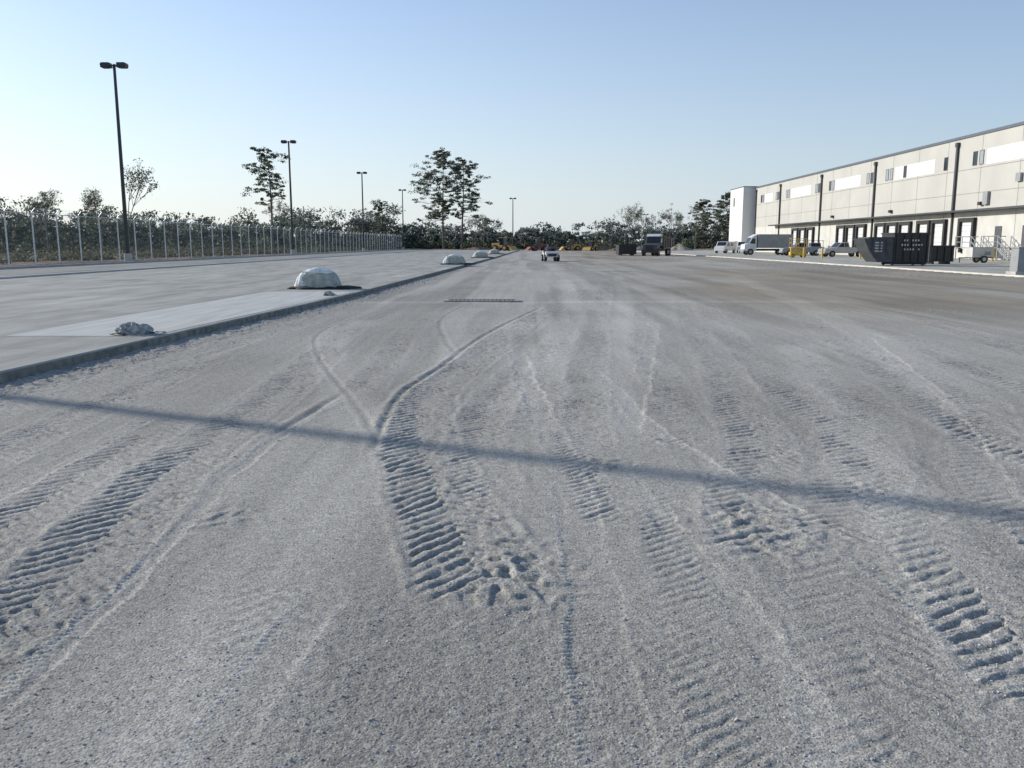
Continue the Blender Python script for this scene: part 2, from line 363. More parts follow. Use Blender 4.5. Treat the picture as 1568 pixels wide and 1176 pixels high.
for i,a in enumerate(ys[:-1]):
    b=ys[i+1]; ka,kb=float(kerb_x(a)),float(kerb_x(b))
    s.add([(-31.7,a,SZ),(ka-.02,a,SZ),(kb-.02,b,SZ),(-31.7,b,SZ)],[(0,1,2,3)],0)
    s.add([(ka-.02,a,SZ),(ka,a,SZ-.02),(kb,b,SZ-.02),(kb-.02,b,SZ)],[(0,1,2,3)],0)
    s.add([(ka,a,SZ-.02),(ka+.015,a,-.12),(kb+.015,b,-.12),(kb,b,SZ-.02)],[(0,1,2,3)],1)
    s.add([(-31.7,a,-.12),(-31.7,a,SZ),(-31.7,b,SZ),(-31.7,b,-.12)],[(0,1,2,3)],1)
s.add([(-31.7,-60,SZ),(-31.7,-60,-.12),(-6.9,-60,-.12),(-6.92,-60,SZ)],[(0,1,2,3)],1)
s.add([(-31.7,235,SZ),(-31.7,235,-.12),(-.6,235,-.12),(-.62,235,SZ)],[(3,2,1,0)],1)
s.obj('concrete_slab_pavement',[M['slab'],mat('slab_edge_concrete',(.22,.22,.19),.95,0,6,.35,.02,25)])
s=MB(); s.add([(-8.4,13.6,SZ+.004),(-6.05,13.6,SZ+.004),(-5.27,26.6,SZ+.004),(-8.0,26.6,SZ+.004)],[(0,1,2,3)],0)
s.obj('fresh_concrete_pavement',[M['concpale']])
s=MB(); s.b2(-22.6,-22.3,-60,234,SZ,SZ+.08); s.obj('road_kerb',[M['concpale']],bevel=.02)
s=MB(); s.add([(-30.6,-60,SZ+.004),(-22.7,-60,SZ+.004),(-22.7,234,SZ+.004),(-30.6,234,SZ+.004)],[(0,1,2,3)])
s.obj('side_road',[mat('side_road_surface',(.33,.313,.27),.9,0,.6,.25,.004,50,streak=(1,.2,1))])
s=MB(); s.b2(-30.9,-30.65,-60,234,SZ,SZ+.14); s.obj('road_kerb',[M['conc']],bevel=.02)
s=MB(); s.b2(25,49,-60,232,-.12,.06,0); s.b2(24.7,25,-60,232,-.12,.075,1)
s.obj('building_apron_pavement',[M['apron'],mat('apron_edge_concrete',(.56,.53,.46),.9,0,1,.12)])

# storm drain slot
e=empty('storm_drain',(-1.15,24.2,0))
dm=mat('weathered_concrete',(.36,.34,.30),.95,0,6,.3)
s=MB()
s.b2(-1.05,1.05,-.36,-.26,-.05,.04,0); s.b2(-1.05,1.05,.26,.36,-.05,.04,0); s.b2(-1.05,-.95,-.26,.26,-.05,.04,0); s.b2(.95,1.05,-.26,.26,-.05,.04,0)
s.obj('frame',[dm],e)
s=MB()
for i in range(17): s.b2(-.945+i*.115,-.865+i*.115,-.26,.26,.01,.035,0)
s.b2(-.95,.95,-.26,.26,-.04,-.02,0); s.obj('grate',[mat('rusty_iron',(.20,.175,.15),.8,.1,12,.3)],e)

# ------------------------------------------------------------------ inlet covers
def inlet_cover(loc,rz,sc=1.0):
    e=empty('storm_inlet_cover',loc,rz); e.scale=(sc,sc,sc)
    nu,nvv=72,20; vs=[];fs=[];ms=[]
    for j in range(nvv+1):
        ph=j/nvv*math.pi/2
        for i in range(nu):
            th=2*math.pi*i/nu
            c,s_=math.cos(th),math.sin(th)
            rx=.76*math.copysign(abs(c)**.5,c); ry=.42*math.copysign(abs(s_)**.6,s_)
            k=max(math.cos(ph),0)**.5; z=.70*math.sin(ph)**.8*(1-.10*(rx/.8)**2)
            w=1+(.05*abs(math.sin(6*th+j*.25))+.025*math.sin(17*th+j*.3))*(1-.6*j/nvv)
            vs.append((rx*(k*.78+.22*(1-z/.72)*(j<nvv))*w,ry*k*w,z+.015*math.sin(7*th)*(j/nvv)))
    for j in range(nvv):
        for i in range(nu):
            i2=(i+1)%nu; f=(j*nu+i,j*nu+i2,(j+1)*nu+i2,(j+1)*nu+i); fs.append(f)
            cx=sum(vs[q][0] for q in f)/4; cz=sum(vs[q][2] for q in f)/4
            ms.append(1 if cx<-.38+.06*math.sin(cz*14) or cz>.55+.04*math.sin(cx*12) else 0)
    s=MB(); s.v=vs;s.f=fs;s.m=ms
    s.obj('fabric_dome',[M['tarpgreen'],M['tarpwhite']],e,smooth=True)
    s=MB()
    s.cyl((-.55,-.38,.56),(.55,-.38,.54),.018,n=6)
    s.obj('tie_strap',[M['tarpwhite']],e)
    s=MB(); n=48; ring=[]
    for i in range(n):
        th=2*math.pi*i/n; rr=1+.09*math.sin(3*th+1)+.06*math.sin(7*th)+.05*math.sin(13*th)
        ring.append((.12+1.12*math.copysign(abs(math.cos(th))**.6,math.cos(th))*rr,-.05+.62*math.copysign(abs(math.sin(th))**.6,math.sin(th))*rr,.02+.04*abs(math.sin(5*th))))
    inner=[(x*.7,y*.65,.08+.03*math.sin(i)) for i,(x,y,z) in enumerate(ring)]
    low=[(x*1.0,y*1.0,.0) for x,y,z in ring]
    s.add(low+ring+inner+[(0,0,.06)],[(i,(i+1)%n,n+(i+1)%n,n+i) for i in range(n)]+[(n+i,n+(i+1)%n,2*n+(i+1)%n,2*n+i) for i in range(n)]+[(2*n+i,2*n+(i+1)%n,3*n) for i in range(n)],0)
    s.obj('plastic_skirt',[M['blackrub']],e,smooth=True)
inlet_cover((-6.85,28.6,SZ+.002),-.10)
inlet_cover((-5.0,63,SZ+.002),-.05,1.1); inlet_cover((-4.6,94,SZ+.002),-.05,1.1); inlet_cover((-4.2,128,SZ+.002),-.05,1.1)

def lump(name,loc,sx,sy,sz,seed,rz=0,tail=True):
    e=empty(name,loc,rz)
    nu,nw=56,28
    ph=-math.pi/2+math.pi*np.arange(nw+1)/nw; th=2*math.pi*np.arange(nu)/nu
    PH,TH=np.meshgrid(ph,th,indexing='ij')
    x=np.cos(PH)*np.cos(TH); y=np.cos(PH)*np.sin(TH); z=np.sin(PH)
    rid=1-np.abs(2*fbm(x*2.2+z*1.7+seed,y*2.2-z*1.3,seed,4)-1)*2.2
    f=.80+.30*rid+.5*(fbm(x*1.3+seed,y*1.3+z,seed+5,3)-.5)
    vs=np.stack([x*sx*f,y*sy*f,np.maximum(0,z*.9+.30)*sz*f*(1-.35*np.maximum(0,x))],-1).reshape(-1,3).tolist(); fs=[]
    for j in range(nw):
        for i in range(nu):
            i2=(i+1)%nu; fs.append((j*nu+i,j*nu+i2,(j+1)*nu+i2,(j+1)*nu+i))
    s=MB(); s.add(vs,fs,0); s.obj('bag',[M['bag']],e,smooth=False)
    if tail:
        s=MB()
        for (cx,cy,L_,w_,rz_) in ((sx*1.25,.02,sx*.9,sy*.55,.15),(-sx*.8,-sy*.8,sx*.9,sy*.5,-.35)):
            m_=8; vv=[];ff=[]
            for a in range(m_+1):
                for b_ in range(m_+1):
                    px=(a/m_-.5)*L_; py=(b_/m_-.5)*w_*(1-.4*abs(a/m_-.5)); c_,s__=math.cos(rz_),math.sin(rz_)
                    vv.append((cx+px*c_-py*s__,cy+px*s__+py*c_,.012+.035*float(vn(np.array([a*.9+seed]),np.array([b_*.9]),3)[0])))
            for a in range(m_):
                for b_ in range(m_): ff.append((a*(m_+1)+b_,(a+1)*(m_+1)+b_,(a+1)*(m_+1)+b_+1,a*(m_+1)+b_+1))
            s.add(vv,ff)
        s.obj('loose_flap',[M['blackrub']],e)
lump('sandbag',(-6.40,13.9,SZ),.28,.21,.16,3,.2)
lump('sandbag',(-5.60,24.6,SZ),.14,.10,.11,5,.5,True)

# ------------------------------------------------------------------ street lamps
def lamp(loc,h=15.2):
    e=empty('street_lamp',loc)
    s=MB(); s.cyl((0,0,0),(0,0,.75),.30,.30,18,0); s.obj('concrete_base',[M['conc']],e)
    s=MB(); s.box(0,0,.77,.42,.42,.04)
    s.cyl((0,0,.78),(0,0,h),.17,.11,8); s.box(0,0,h-.1,.9,.09,.09)
    s.obj('pole',[M['darkpole']],e)
    s=MB()
    for sg in (-1,1):
        s.extr([(sg*.25,h-.26),(sg*.95,h-.28),(sg*1.0,h-.02),(sg*.9,h+.10),(sg*.3,h+.10)],-.30,.30)
    s.obj('lamp_heads',[M['darkpole']],e,bevel=.02)
    s=MB()
    for sg in (-1,1): s.b2(sg*.45,sg*.88,-.2,.2,h-.305,h-.292)
    s.obj('lens',[M['grey']],e)
lamp((-31.75,20.9,SZ),15.4); lamp((-31.6,68.4,SZ)); lamp((-31.6,118,SZ)); lamp((-31.6,171,SZ),15.4); lamp((-31.6,228,SZ),15.6)
lamp((-2.8,250,.1),14.6); lamp((47,330,.1),12.8)

# ------------------------------------------------------------------ fence
e=empty('chain_link_fence',(-33,0,.15))
s=MB(); y=12.; ye=236
while y<ye:
    s.cyl((0,y,0),(0,y,3.55),.05,n=6); s.cyl((0,y,3.55),(.25,y,3.85),.025,n=5); y+=3.05
s.cyl((0,12,3.5),(0,ye,3.5),.028,n=6); s.cyl((0,12,.12),(0,ye,.12),.015,n=5)
s.obj('posts_and_rail',[M['galv']],e)
s=MB()
for a,b in((.1,3.65),(.17,3.74),(.24,3.83)): s.cyl((a,12,b),(a,ye,b),.008,n=4)
s.obj('barbed_wire',[M['galv']],e)
fm=bpy.data.materials.new('chain_link_mesh'); fm.use_nodes=True; n=fm.node_tree.nodes; l=fm.node_tree.links
b=n['Principled BSDF']; b.inputs['Base Color'].default_value=(.4,.4,.4,1); b.inputs['Metallic'].default_value=.4; b.inputs['Roughness'].default_value=.45
geo=n.new('ShaderNodeNewGeometry'); sp=n.new('ShaderNodeSeparateXYZ'); l.new(geo.outputs['Position'],sp.inputs[0])
outs=[]
for op in('ADD','SUBTRACT'):
    a=n.new('ShaderNodeMath');a.operation=op;l.new(sp.outputs[1],a.inputs[0]);l.new(sp.outputs[2],a.inputs[1])
    w=n.new('ShaderNodeMath');w.operation='PINGPONG';w.inputs[1].default_value=.04;l.new(a.outputs[0],w.inputs[0])
    c=n.new('ShaderNodeMath');c.operation='LESS_THAN';c.inputs[1].default_value=.003;l.new(w.outputs[0],c.inputs[0]);outs.append(c)
mm=n.new('ShaderNodeMath');mm.operation='MAXIMUM';l.new(outs[0].outputs[0],mm.inputs[0]);l.new(outs[1].outputs[0],mm.inputs[1])
l.new(mm.outputs[0],b.inputs['Alpha'])
s=MB(); s.add([(-.05,12,.1),(-.05,ye,.1),(-.05,ye,3.5),(-.05,12,3.5)],[(0,1,2,3)]); s.obj('mesh_fabric',[fm],e)

# ------------------------------------------------------------------ vegetation
def leaves(C,R,cnt,size,col,seed=0,flat=1.0):
    k=len(C); n=k*cnt
    g=np.random.default_rng(seed)
    d=g.normal(size=(n,3)); d/=np.linalg.norm(d,axis=1)[:,None]; rad=g.random(n)**.6
    rad=rad*g.uniform(.8,1.35,n)
    ci=np.repeat(np.arange(k),cnt)
    p=C[ci]+d*rad[:,None]*R[ci]
    a=g.normal(size=(n,3)); a[:,2]*=flat; a/=np.linalg.norm(a,axis=1)[:,None]
    b=np.cross(a,g.normal(size=(n,3))); b/=np.linalg.norm(b,axis=1)[:,None]
    sz=(np.asarray(size)[ci] if np.ndim(size) else size)*g.uniform(.5,1.3,n)
    a*=sz[:,None]*.5; b*=sz[:,None]*.34
    Vv=np.stack([p-a,p-b*.9+a*.1,p+a,p+b],1).reshape(-1,3)
    F=np.arange(4*n).reshape(n,4)
    cc=np.asarray(col)[ci] if np.ndim(col)>1 else np.tile(col,(n,1))
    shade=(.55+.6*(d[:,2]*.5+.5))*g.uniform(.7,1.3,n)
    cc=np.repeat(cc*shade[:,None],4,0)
    return Vv,F,cc
def join(parts):
    V=[];F=[];C=[];o=0
    for v,f,c in parts: V.append(v);F.append(f+o);C.append(c);o+=len(v)
    return np.concatenate(V),np.concatenate(F),np.concatenate(C)

def pine(loc,H,crown0,spread,seed,lean=(0,0),dens=1.0,name='pine_tree',col=(.135,.152,.10),leafsz=.42,nb=34,bias=(0,0),thin=1.0):
    g=np.random.default_rng(seed); e=empty(name,loc)
    s=MB(); pts=[]
    for i in range(9):
        t=i/8; pts.append(Vector((lean[0]*H*t+.15*math.sin(t*5+seed),lean[1]*H*t+.1*math.cos(t*4+seed),H*.97*t)))
    r0=H*.013
    for i in range(8): s.cyl(pts[i],pts[i+1],r0*(1-i/8.6),r0*(1-(i+1)/8.6),8,cap=False)
    C=[];R=[]
    def at(z):
        t=min(max(z/(H*.97),0),.999)*8; i=int(t); return pts[i].lerp(pts[i+1],t-i)
    for k in range(nb):
        q=(k+g.random())/nb; z=H*(crown0+(1-crown0)*q*.98); a=g.uniform(0,6.283)
        prof=(.62+.8*q-1.20*q**3.6)
        L=max(.5,spread*prof*g.uniform(.3,1.12))
        st=at(z); up=.25*L*g.uniform(-.3,1.2)
        en=st+Vector((math.cos(a)*L+bias[0]*L*(1-q),math.sin(a)*L,up)); mid=st.lerp(en,.5)+Vector((0,0,-.08*L))
        s.cyl(st,mid,r0*.26*(1.1-q),r0*.18*(1.1-q),5,cap=False); s.cyl(mid,en,r0*.18*(1.1-q),.02,5,cap=False)
        for m in range(4 if L>1.5 else 2):
            f=g.uniform(.45,1.10); c=st.lerp(en,f)+Vector(g.normal(0,.10*L+.15,3)); rr=(.28+.11*L)*g.uniform(.5,1.3)*thin
            C.append(tuple(c)); R.append((rr*1.1,rr*1.1,rr*.42))
            s.cyl(mid,c,r0*.08,.012,4,cap=False)
    for m in range(8):
        c=at(H*(.9+.05*g.random()))+Vector(g.normal(0,.10*spread+.2,3)); C.append(tuple(c)); R.append((.8,.8,.45))
    for m in range(6):
        z=H*crown0*g.uniform(.5,1.0); a=g.uniform(0,6.28); st=at(z); s.cyl(st,st+Vector((math.cos(a)*1.5,math.sin(a)*1.5,.2)),.05,.02,4)
    s.obj('trunk_and_limbs',[M['bark']],e,smooth=True)
    C=np.array(C);R=np.array(R)
    cols=np.array(col)[None]*g.uniform(.55,1.5,(len(C),1))
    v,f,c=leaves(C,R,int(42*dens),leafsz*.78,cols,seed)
    fast_mesh('crown',v,f,[M['leaf']],cols=c,parent=e)

pine((-46.4,160,.2),19.2,.46,4.6,11,lean=(-.028,0),dens=1.05,leafsz=.42,nb=38,bias=(-.2,0),thin=1.1)
pine((-22.0,240,.2),26.8,.28,8.6,22,dens=1.15,leafsz=.54,nb=78,bias=(-.30,0),thin=1.12)
pine((-17.0,243,.2),25.2,.34,6.4,23,lean=(.018,0),dens=1.1,leafsz=.54,nb=52,bias=(.1,0),thin=1.12)
pine((-37.5,225,.2),12.5,.3,3.4,25,nb=24,leafsz=.45)
pine((59,250,.2),16.0,.15,4.8,26,nb=46,leafsz=.55,dens=1.2,thin=1.2)
pine((54.5,262,.2),14.5,.15,4.4,27,nb=42,leafsz=.55,dens=1.2,thin=1.2)

M['palebark']=mat('pale_bark',(.24,.22,.19),.9,0,5,.2)
def bare(loc,H,seed,name='bare_tree',leaf=8,col=(.17,.175,.12),rz=0):
    g=np.random.default_rng(seed); e=empty(name,loc,rz); s=MB(); C=[]
    def rec(p,d,L,r,dep):
        q=p+d*L; s.cyl(p,q,r,r*.7,5 if dep>1 else 7,cap=False)
        if dep>=4: C.append(tuple(q)); return
        if dep>=2: C.append(tuple(q))
        for i in range(3 if dep<3 else 2):
            nd=(d+Vector(g.normal(0,.36,3))*(1 if dep else .8)+Vector((0,0,.16))).normalized(); rec(q,nd,L*g.uniform(.55,.85),r*.6,dep+1)
    rec(Vector((0,0,0)),Vector((0,0,1)),H*.36,H*.009,0)
    s.obj('trunk_and_limbs',[M['palebark']],e)
    C=np.array(C); R=np.full((len(C),3),.45*H/10)
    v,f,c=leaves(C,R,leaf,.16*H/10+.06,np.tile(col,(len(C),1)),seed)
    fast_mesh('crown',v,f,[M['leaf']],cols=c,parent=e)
bare((-42.3,92,.2),9.4,5,leaf=12,rz=math.pi)
bare((28.5,240,.2),11.0,6,leaf=14); bare((33.5,243,.2),11.5,7,leaf=14); bare((31,250,.2),12,8,leaf=12); bare((36,246,.2),10.5,18,leaf=14); bare((43,245,.2),10.5,9,leaf=14); bare((46.5,250,.2),10.5,10,leaf=14); bare((-11,245,.2),9,12,leaf=20); bare((50,250,.2),11.5,13,leaf=16); bare((-14.5,250,.2),8.5,14,leaf=20)
bare((-58,118,.2),8.2,15,leaf=22); bare((-70,126,.2),8.8,16,leaf=22); bare((-50,175,.2),9.5,17,leaf=20)

prof=[(-.9,115,6.5),(-.76,120,6.5),(-.607,130,8.8),(-.592,130,7.3),(-.569,132,9.4),(-.55,133,6.8),(-.524,135,6.2),(-.494,138,8.9),(-.47,140,6.9),(-.425,150,6.8),(-.38,160,7.7),(-.349,165,7.0),(-.319,170,8.0),(-.289,180,8.4),(-.25,195,9.4),(-.213,210,9.6),(-.194,220,11),(-.171,235,11),(-.152,245,12.5),(-.137,250,9.3),(-.106,255,7.4),(-.046,260,9),(-.023,262,7.0),(0,265,6.4),(.027,265,8.5),(.046,265,7.0),(.076,265,7.6),(.099,265,8.8),(.121,265,9),(.14,265,8.5),(.16,265,7.6),(.175,265,8.7),(.197,262,9.4),(.216,262,11.5),(.228,260,12.7),(.239,260,14.0),(.27,258,14),(.6,250,13)]
pb=[p[0] for p in prof]; pd=[p[1] for p in prof]; ph=[p[2] for p in prof]
g=np.random.default_rng(5); C=[];R=[];K=[];S=[]; tm=MB()
for i in range(840):
    b_=g.uniform(-.9,.45); D=np.interp(b_,pb,pd); Hh_=np.interp(b_,pb,ph)
    back=g.random()*40; D2=D+back; H=Hh_*(1+back/D*.6)*g.choice([.48,.64,.8,.94,1.12],p=[.22,.26,.26,.17,.09])
    if back<5 and g.random()<.5: H*=.6
    X=b_*D2; cw=H*g.uniform(.24,.40)
    pal=[(.095,.125,.06),(.135,.165,.072),(.075,.10,.055),(.15,.155,.095),(.16,.14,.09),(.145,.18,.08)]
    col=np.array(pal[g.choice(6,p=[.28,.24,.20,.12,.06,.10])])*g.uniform(.65,1.35)
    hz=np.clip((D2-90)/340,0,.48); col=col*(1-hz)+hz*np.array([.25,.27,.28])  # distance haze painted into the leaf colour, stronger farther away
    tm.cyl((X,D2,0),(X+g.normal(0,.2),D2,H*.8),.05+H*.008,.04,5,cap=False)
    for k in range(g.integers(8,13)):
        zz=H*g.uniform(.2,.93); ww=cw*(1-.5*abs(zz/H-.5))
        C.append((X+g.normal(0,.55)*ww,D2+g.normal(0,.4)*ww,zz)); r=H*g.uniform(.08,.15); R.append((r*1.35,r*1.1,r*.85)); K.append(col*g.uniform(.6,1.45)); S.append(.30+D2*.0014)
v1=leaves(np.array(C),np.array(R),30,np.array(S),np.array(K),3)
C=[];R=[];K=[];S=[]
for i in range(2200):
    b_=g.uniform(-.9,.45); D=np.interp(b_,pb,pd)-g.uniform(-14,6); X=b_*D; r=g.uniform(.5,2.1)
    C.append((X,D,r*.6+.1)); R.append((r*1.2,r,r*.9)); K.append(np.array([(.10,.125,.06),(.14,.15,.085),(.16,.145,.10)][g.choice(3,p=[.5,.3,.2])])*g.uniform(.6,1.25)); S.append(.4+D*.0012)
for i in range(1300):
    X=-34.8-abs(g.normal(0,12)); Y=g.uniform(25,235); r=g.uniform(.15,.8)*(1+(-X-35)*.05)
    if X/Y<-.95: continue
    C.append((X,Y,r*.5+.2)); R.append((r*1.3,r*1.3,r*.7)); K.append(np.array([(.075,.09,.042),(.11,.10,.06),(.14,.125,.08)][g.choice(3,p=[.5,.25,.25])])*g.uniform(.6,1.25)); S.append(.2+Y*.0007)
v2=leaves(np.array(C),np.array(R),24,np.array(S),np.array(K),4)
e=empty('distant_treeline')
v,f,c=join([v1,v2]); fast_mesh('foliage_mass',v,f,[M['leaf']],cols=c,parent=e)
tm.obj('trunks',[M['bark']],e)

# ------------------------------------------------------------------ warehouse
BX=48.0; BH=12.9; Y0=38; Y1=186
M['wall']=mat('painted_tilt_up_wall',(.48,.465,.42),.85,0,.25,.06,.002,30)
M['wallw']=mat('white_wall_band',(.66,.655,.63),.85,0,.25,.04)
M['walllow']=mat('lower_dock_wall',(.56,.545,.495),.85,0,.6,.08)
M['coping']=mat('dark_metal_coping',(.10,.115,.14),.5,.3,3,.1)
M['spout']=mat('downspout_metal',(.055,.058,.065),.5,.2,3,.1)
M['seam']=mat('panel_joint',(.24,.235,.21),.9,0,3,.1)
M['palewin']=mat('pale_glazing',(.30,.33,.34),.15,0,2,.1)
wb=empty('warehouse_building')
s=MB(); s.b2(BX,112,Y0,Y1,5.0,BH,0); s.b2(BX,112,Y0,Y1,-.1,4.996,1); s.obj('walls',[M['wall'],M['walllow']],wb)
s=MB(); s.b2(BX-.12,112.1,Y0-.1,Y1,BH+.003,BH+.30,0); s.obj('roof_coping',[M['coping']],wb)
spouts=[54,75.5,97,119,140,162,178.5]
s=MB()
for y in spouts: s.b2(BX-.24,BX-.03,y-.16,y+.16,4.9,BH-.75,0); s.b2(BX-.20,BX-.03,y-.12,y+.12,.9,4.897,0)
for y in spouts: s.b2(BX-.32,BX-.03,y-.26,y+.26,BH-.748,BH-.3,0)
s.obj('downspouts',[M['spout']],wb)
s=MB()
y=Y0+3.6
while y<Y1-1:
    if min(abs(y-q) for q in spouts)>1: s.b2(BX-.012,BX-.004,y-.03,y+.03,1.2,BH,0)
    y+=7.2
s.b2(BX-.016,BX-.005,Y0,Y1,9.50,9.56,0); s.b2(BX-.016,BX-.005,Y0,Y1,6.95,7.0,0)
s.obj('panel_joints',[M['seam']],wb)
s=MB(); w=MB(); fr=MB()
for i,y in enumerate(spouts[:-1]):
    y2=spouts[i+1]
    s.b2(BX-.022,BX-.003,y+5.2,y2-6.0,9.75,11.35,0)
    def win(yc,pi):
        w.b2(BX-.035,BX-.004,yc-.36,yc+.36,9.9,11.25,pi)
        for a,b2_ in((yc-.42,yc-.36),(yc+.36,yc+.42)): fr.b2(BX-.06,BX-.004,a,b2_,9.84,11.31,0)
        fr.b2(BX-.06,BX-.004,yc-.36,yc+.36,9.84,9.9,0); fr.b2(BX-.06,BX-.004,yc-.36,yc+.36,11.25,11.31,0)
    win(y2-5.0,1); win(y2-3.7,0 if i%2 else 1)
    win(y2-9.0 if i==2 else y+1.3,0); win(y+2.6,0 if i==2 else 1)
s.obj('white_band_panels',[M['wallw']],wb); w.obj('clerestory_windows',[M['glass'],M['palewin']],wb); fr.obj('window_frames',[M['coping']],wb)
s=MB(); s.b2(BX-1.3,BX-.02,Y0,165,5.02,5.20,0)
s.obj('dock_canopy',[M['spout']],wb)
s=MB(); dd=MB(); bp=MB()
docks=[44,48,58,62,68,93.6,99.8,103.6,108.6,112.3,116.0,122.6,126.4,130.2,144,148,152]
for y in docks:
    s.b2(BX-.35,BX-.02,y-1.65,y-1.25,1.15,4.0,0); s.b2(BX-.35,BX-.02,y+1.25,y+1.65,1.15,4.0,0); s.b2(BX-.35,BX-.02,y-1.65,y+1.65,4.003,4.4,0)
    dd.b2(BX-.06,BX-.02,y-1.25,y+1.25,1.2,4.0,0)
    for z in (1.8,2.4,3.0,3.6): dd.b2(BX-.07,BX-.061,y-1.25,y+1.25,z-.015,z+.015,2)
    bp.b2(BX-.30,BX-.02,y-1.2,y-.85,.7,1.14,0); bp.b2(BX-.30,BX-.02,y+.85,y+1.2,.7,1.14,0)
s.obj('dock_seals',[M['blackrub']],wb); dd.obj('dock_doors',[M['white'],M['glass'],M['seam']],wb); bp.obj('dock_bumpers',[M['blackrub']],wb)
s=MB()
for y in (60,90,112,133): s.box(BX-.2,y+1.2,5.8,.35,.5,.35,0)
s.obj('wall_lights',[M['black']],wb)
s=MB(); s.b2(45.6,47.99,180,191,-.1,13.25,0); s.b2(47.99,112,186.01,191,-.1,13.25,0); s.b2(45.5,112.1,179.9,191.1,13.253,13.4,1) 
s.obj('end_wing',[M['wallw'],M['coping']],wb)
s=MB(); s.b2(45.54,45.59,183,185.4,.06,2.3,0); s.b2(45.54,45.59,187,187.9,9.6,11.4,1); s.obj('wing_door_and_window',[M['grey'],M['glass']],wb)
s=MB(); s.box(BX-.15,90.2,6.3,.3,.9,1.3,0); s.box(BX-.15,84.6,8,.25,.8,.8,0); s.obj('wall_cabinets',[M['grey']],wb)
s=MB(); s.b2(BX-.05,BX-.02,82.2,83.4,1.25,3.4,0); s.b2(BX-.05,BX-.02,87.0,88.2,1.25,3.4,0); s.obj('personnel_doors',[M['grey2']],wb)

def stairs(loc,L):
    e=empty('metal_staircase',loc)
    s=MB()
    for i in range(7): s.b2(-.6,.6,-2.9+i*.3,-2.62+i*.3,.16*(i+1),.16*(i+1)+.04,0)
    s.b2(-.6,1.8,-.79,L,1.18,1.24,0)
    for x in(-.6,.6): s.cyl((x,-2.9,.1),(x,-.8,1.15),.08,n=6,mi=0)
    for x in(-.52,1.72):
        for y in(-.7,L-.1): s.cyl((x,y,0),(x,y,1.17),.06,n=6,mi=0)
    s.obj('steps_and_landing',[M['rail']],e)
    s=MB()
    for x in(-.6,.6):
        for i in range(4): s.cyl((x,-2.8+i*.66,.2+i*.35),(x,-2.8+i*.66,1.25+i*.35),.04,n=6)
        s.cyl((x,-2.8,1.25),(x,-.8,2.3),.045,n=6); s.cyl((x,-2.8,.75),(x,-.8,1.8),.035,n=6)
    for y in(-.8,L*.4,L): s.cyl((-.6,y,1.2),(-.6,y,2.3),.04,n=6)
    for z in(1.75,2.3): s.cyl((-.6,-.8,z),(-.6,L,z),.04,n=6); s.cyl((-.6,L,z),(1.8,L,z),.04,n=6); s.cyl((-.6,-.8,z),(-.6,-2.8,z-1.05),.04,n=6)
    s.obj('handrails',[M['rail']],e)
stairs((46.0,88.5,.06),2.4); stairs((45.4,82.5,.06),2.2)

# ------------------------------------------------------------------ site objects
def dumpster(loc,rz):
    e=empty('waste_compactor',loc,rz)
    s=MB(); s.extr([(-.2,.25),(2.3,.25),(2.3,2.25),(-.2,2.25)],-1.1,1.1,0)
    for x in(0,.55,1.1,1.65,2.2): s.b2(x-.05,x+.05,-1.18,-1.102,.3,2.2,0)
    s.b2(-.25,2.35,-1.16,1.16,2.253,2.36,0); s.b2(-.2,2.3,-.9,-.7,.08,.25,0); s.b2(-.2,2.3,.7,.9,.08,.25,0)
    s.obj('container_body',[M['black']],e)
    s=MB(); s.extr([(-.21,.25),(-1.3,.25),(-1.9,1.0),(-2.35,1.95),(-.21,1.95)],-1.05,1.05,0)
    s.b2(-2.0,-.25,-1.0,1.0,1.953,2.05,0)
    for x in(-1.7,-1.2,-.7): s.b2(x-.04,x+.04,-1.12,-1.052,1.05,1.9,0)
    s.obj('hopper',[M['grey2']],e)
    s=MB()
    for r_,(x0,n) in enumerate([(.45,6),(.3,8),(.5,6)]):
        for k in range(n):
            if (k*7+r_*3)%5!=4: s.b2(x0+k*.2,x0+k*.2+.11,-1.195,-1.181,1.75-r_*.32,1.87-r_*.32,0)
    for r_ in range(4): s.b2(-1.55,-1.0,-1.065,-1.053,1.0+r_*.2,1.1+r_*.2,0)
    s.obj('white_lettering',[M['offwhite']],e)
    s=MB()
    for x in(-.1,2.1): 
        for y in(-.8,.8): s.cyl((x,y-.08,.1),(x,y+.08,.1),.1,n=10)
    s.obj('rollers',[M['grey']],e)
dumpster((27.0,63.5,.06),0)

def rolloff(loc,w,h,d,m,name='rolloff_dumpster',rz=0):
    e=empty(name,loc,rz); s=MB()
    s.extr([(-w/2,.2),(w/2,.2),(w/2,h),(-w/2,h)],-d/2,-d/2+.08,0); s.extr([(-w/2,.2),(w/2,.2),(w/2,h),(-w/2,h)],d/2-.08,d/2,0)
    s.b2(-w/2,-w/2+.08,-d/2+.08,d/2-.08,.2,h,0); s.b2(w/2-.08,w/2,-d/2+.08,d/2-.08,.2,h,0); s.b2(-w/2+.08,w/2-.08,-d/2+.08,d/2-.08,.2,.3,0)
    k=-w/2+.1
    while k<w/2: s.b2(k-.05,k+.05,-d/2-.08,-d/2-.002,.25,h-.05,0); k+=.55
    s.b2(-w/2-.06,w/2+.06,-d/2-.1,-d/2-.001,h+.001,h+.1,0)
    for x in(-w/3,w/3): s.b2(x-.08,x+.08,-d/2,d/2,.0,.2,0)
    s.obj('steel_body',[m],e)
rolloff((32.6,68,.06),1.9,1.35,1.6,M['black'],'dumpster')
rolloff((14.9,124,.0),2.5,1.5,4,M['black'])

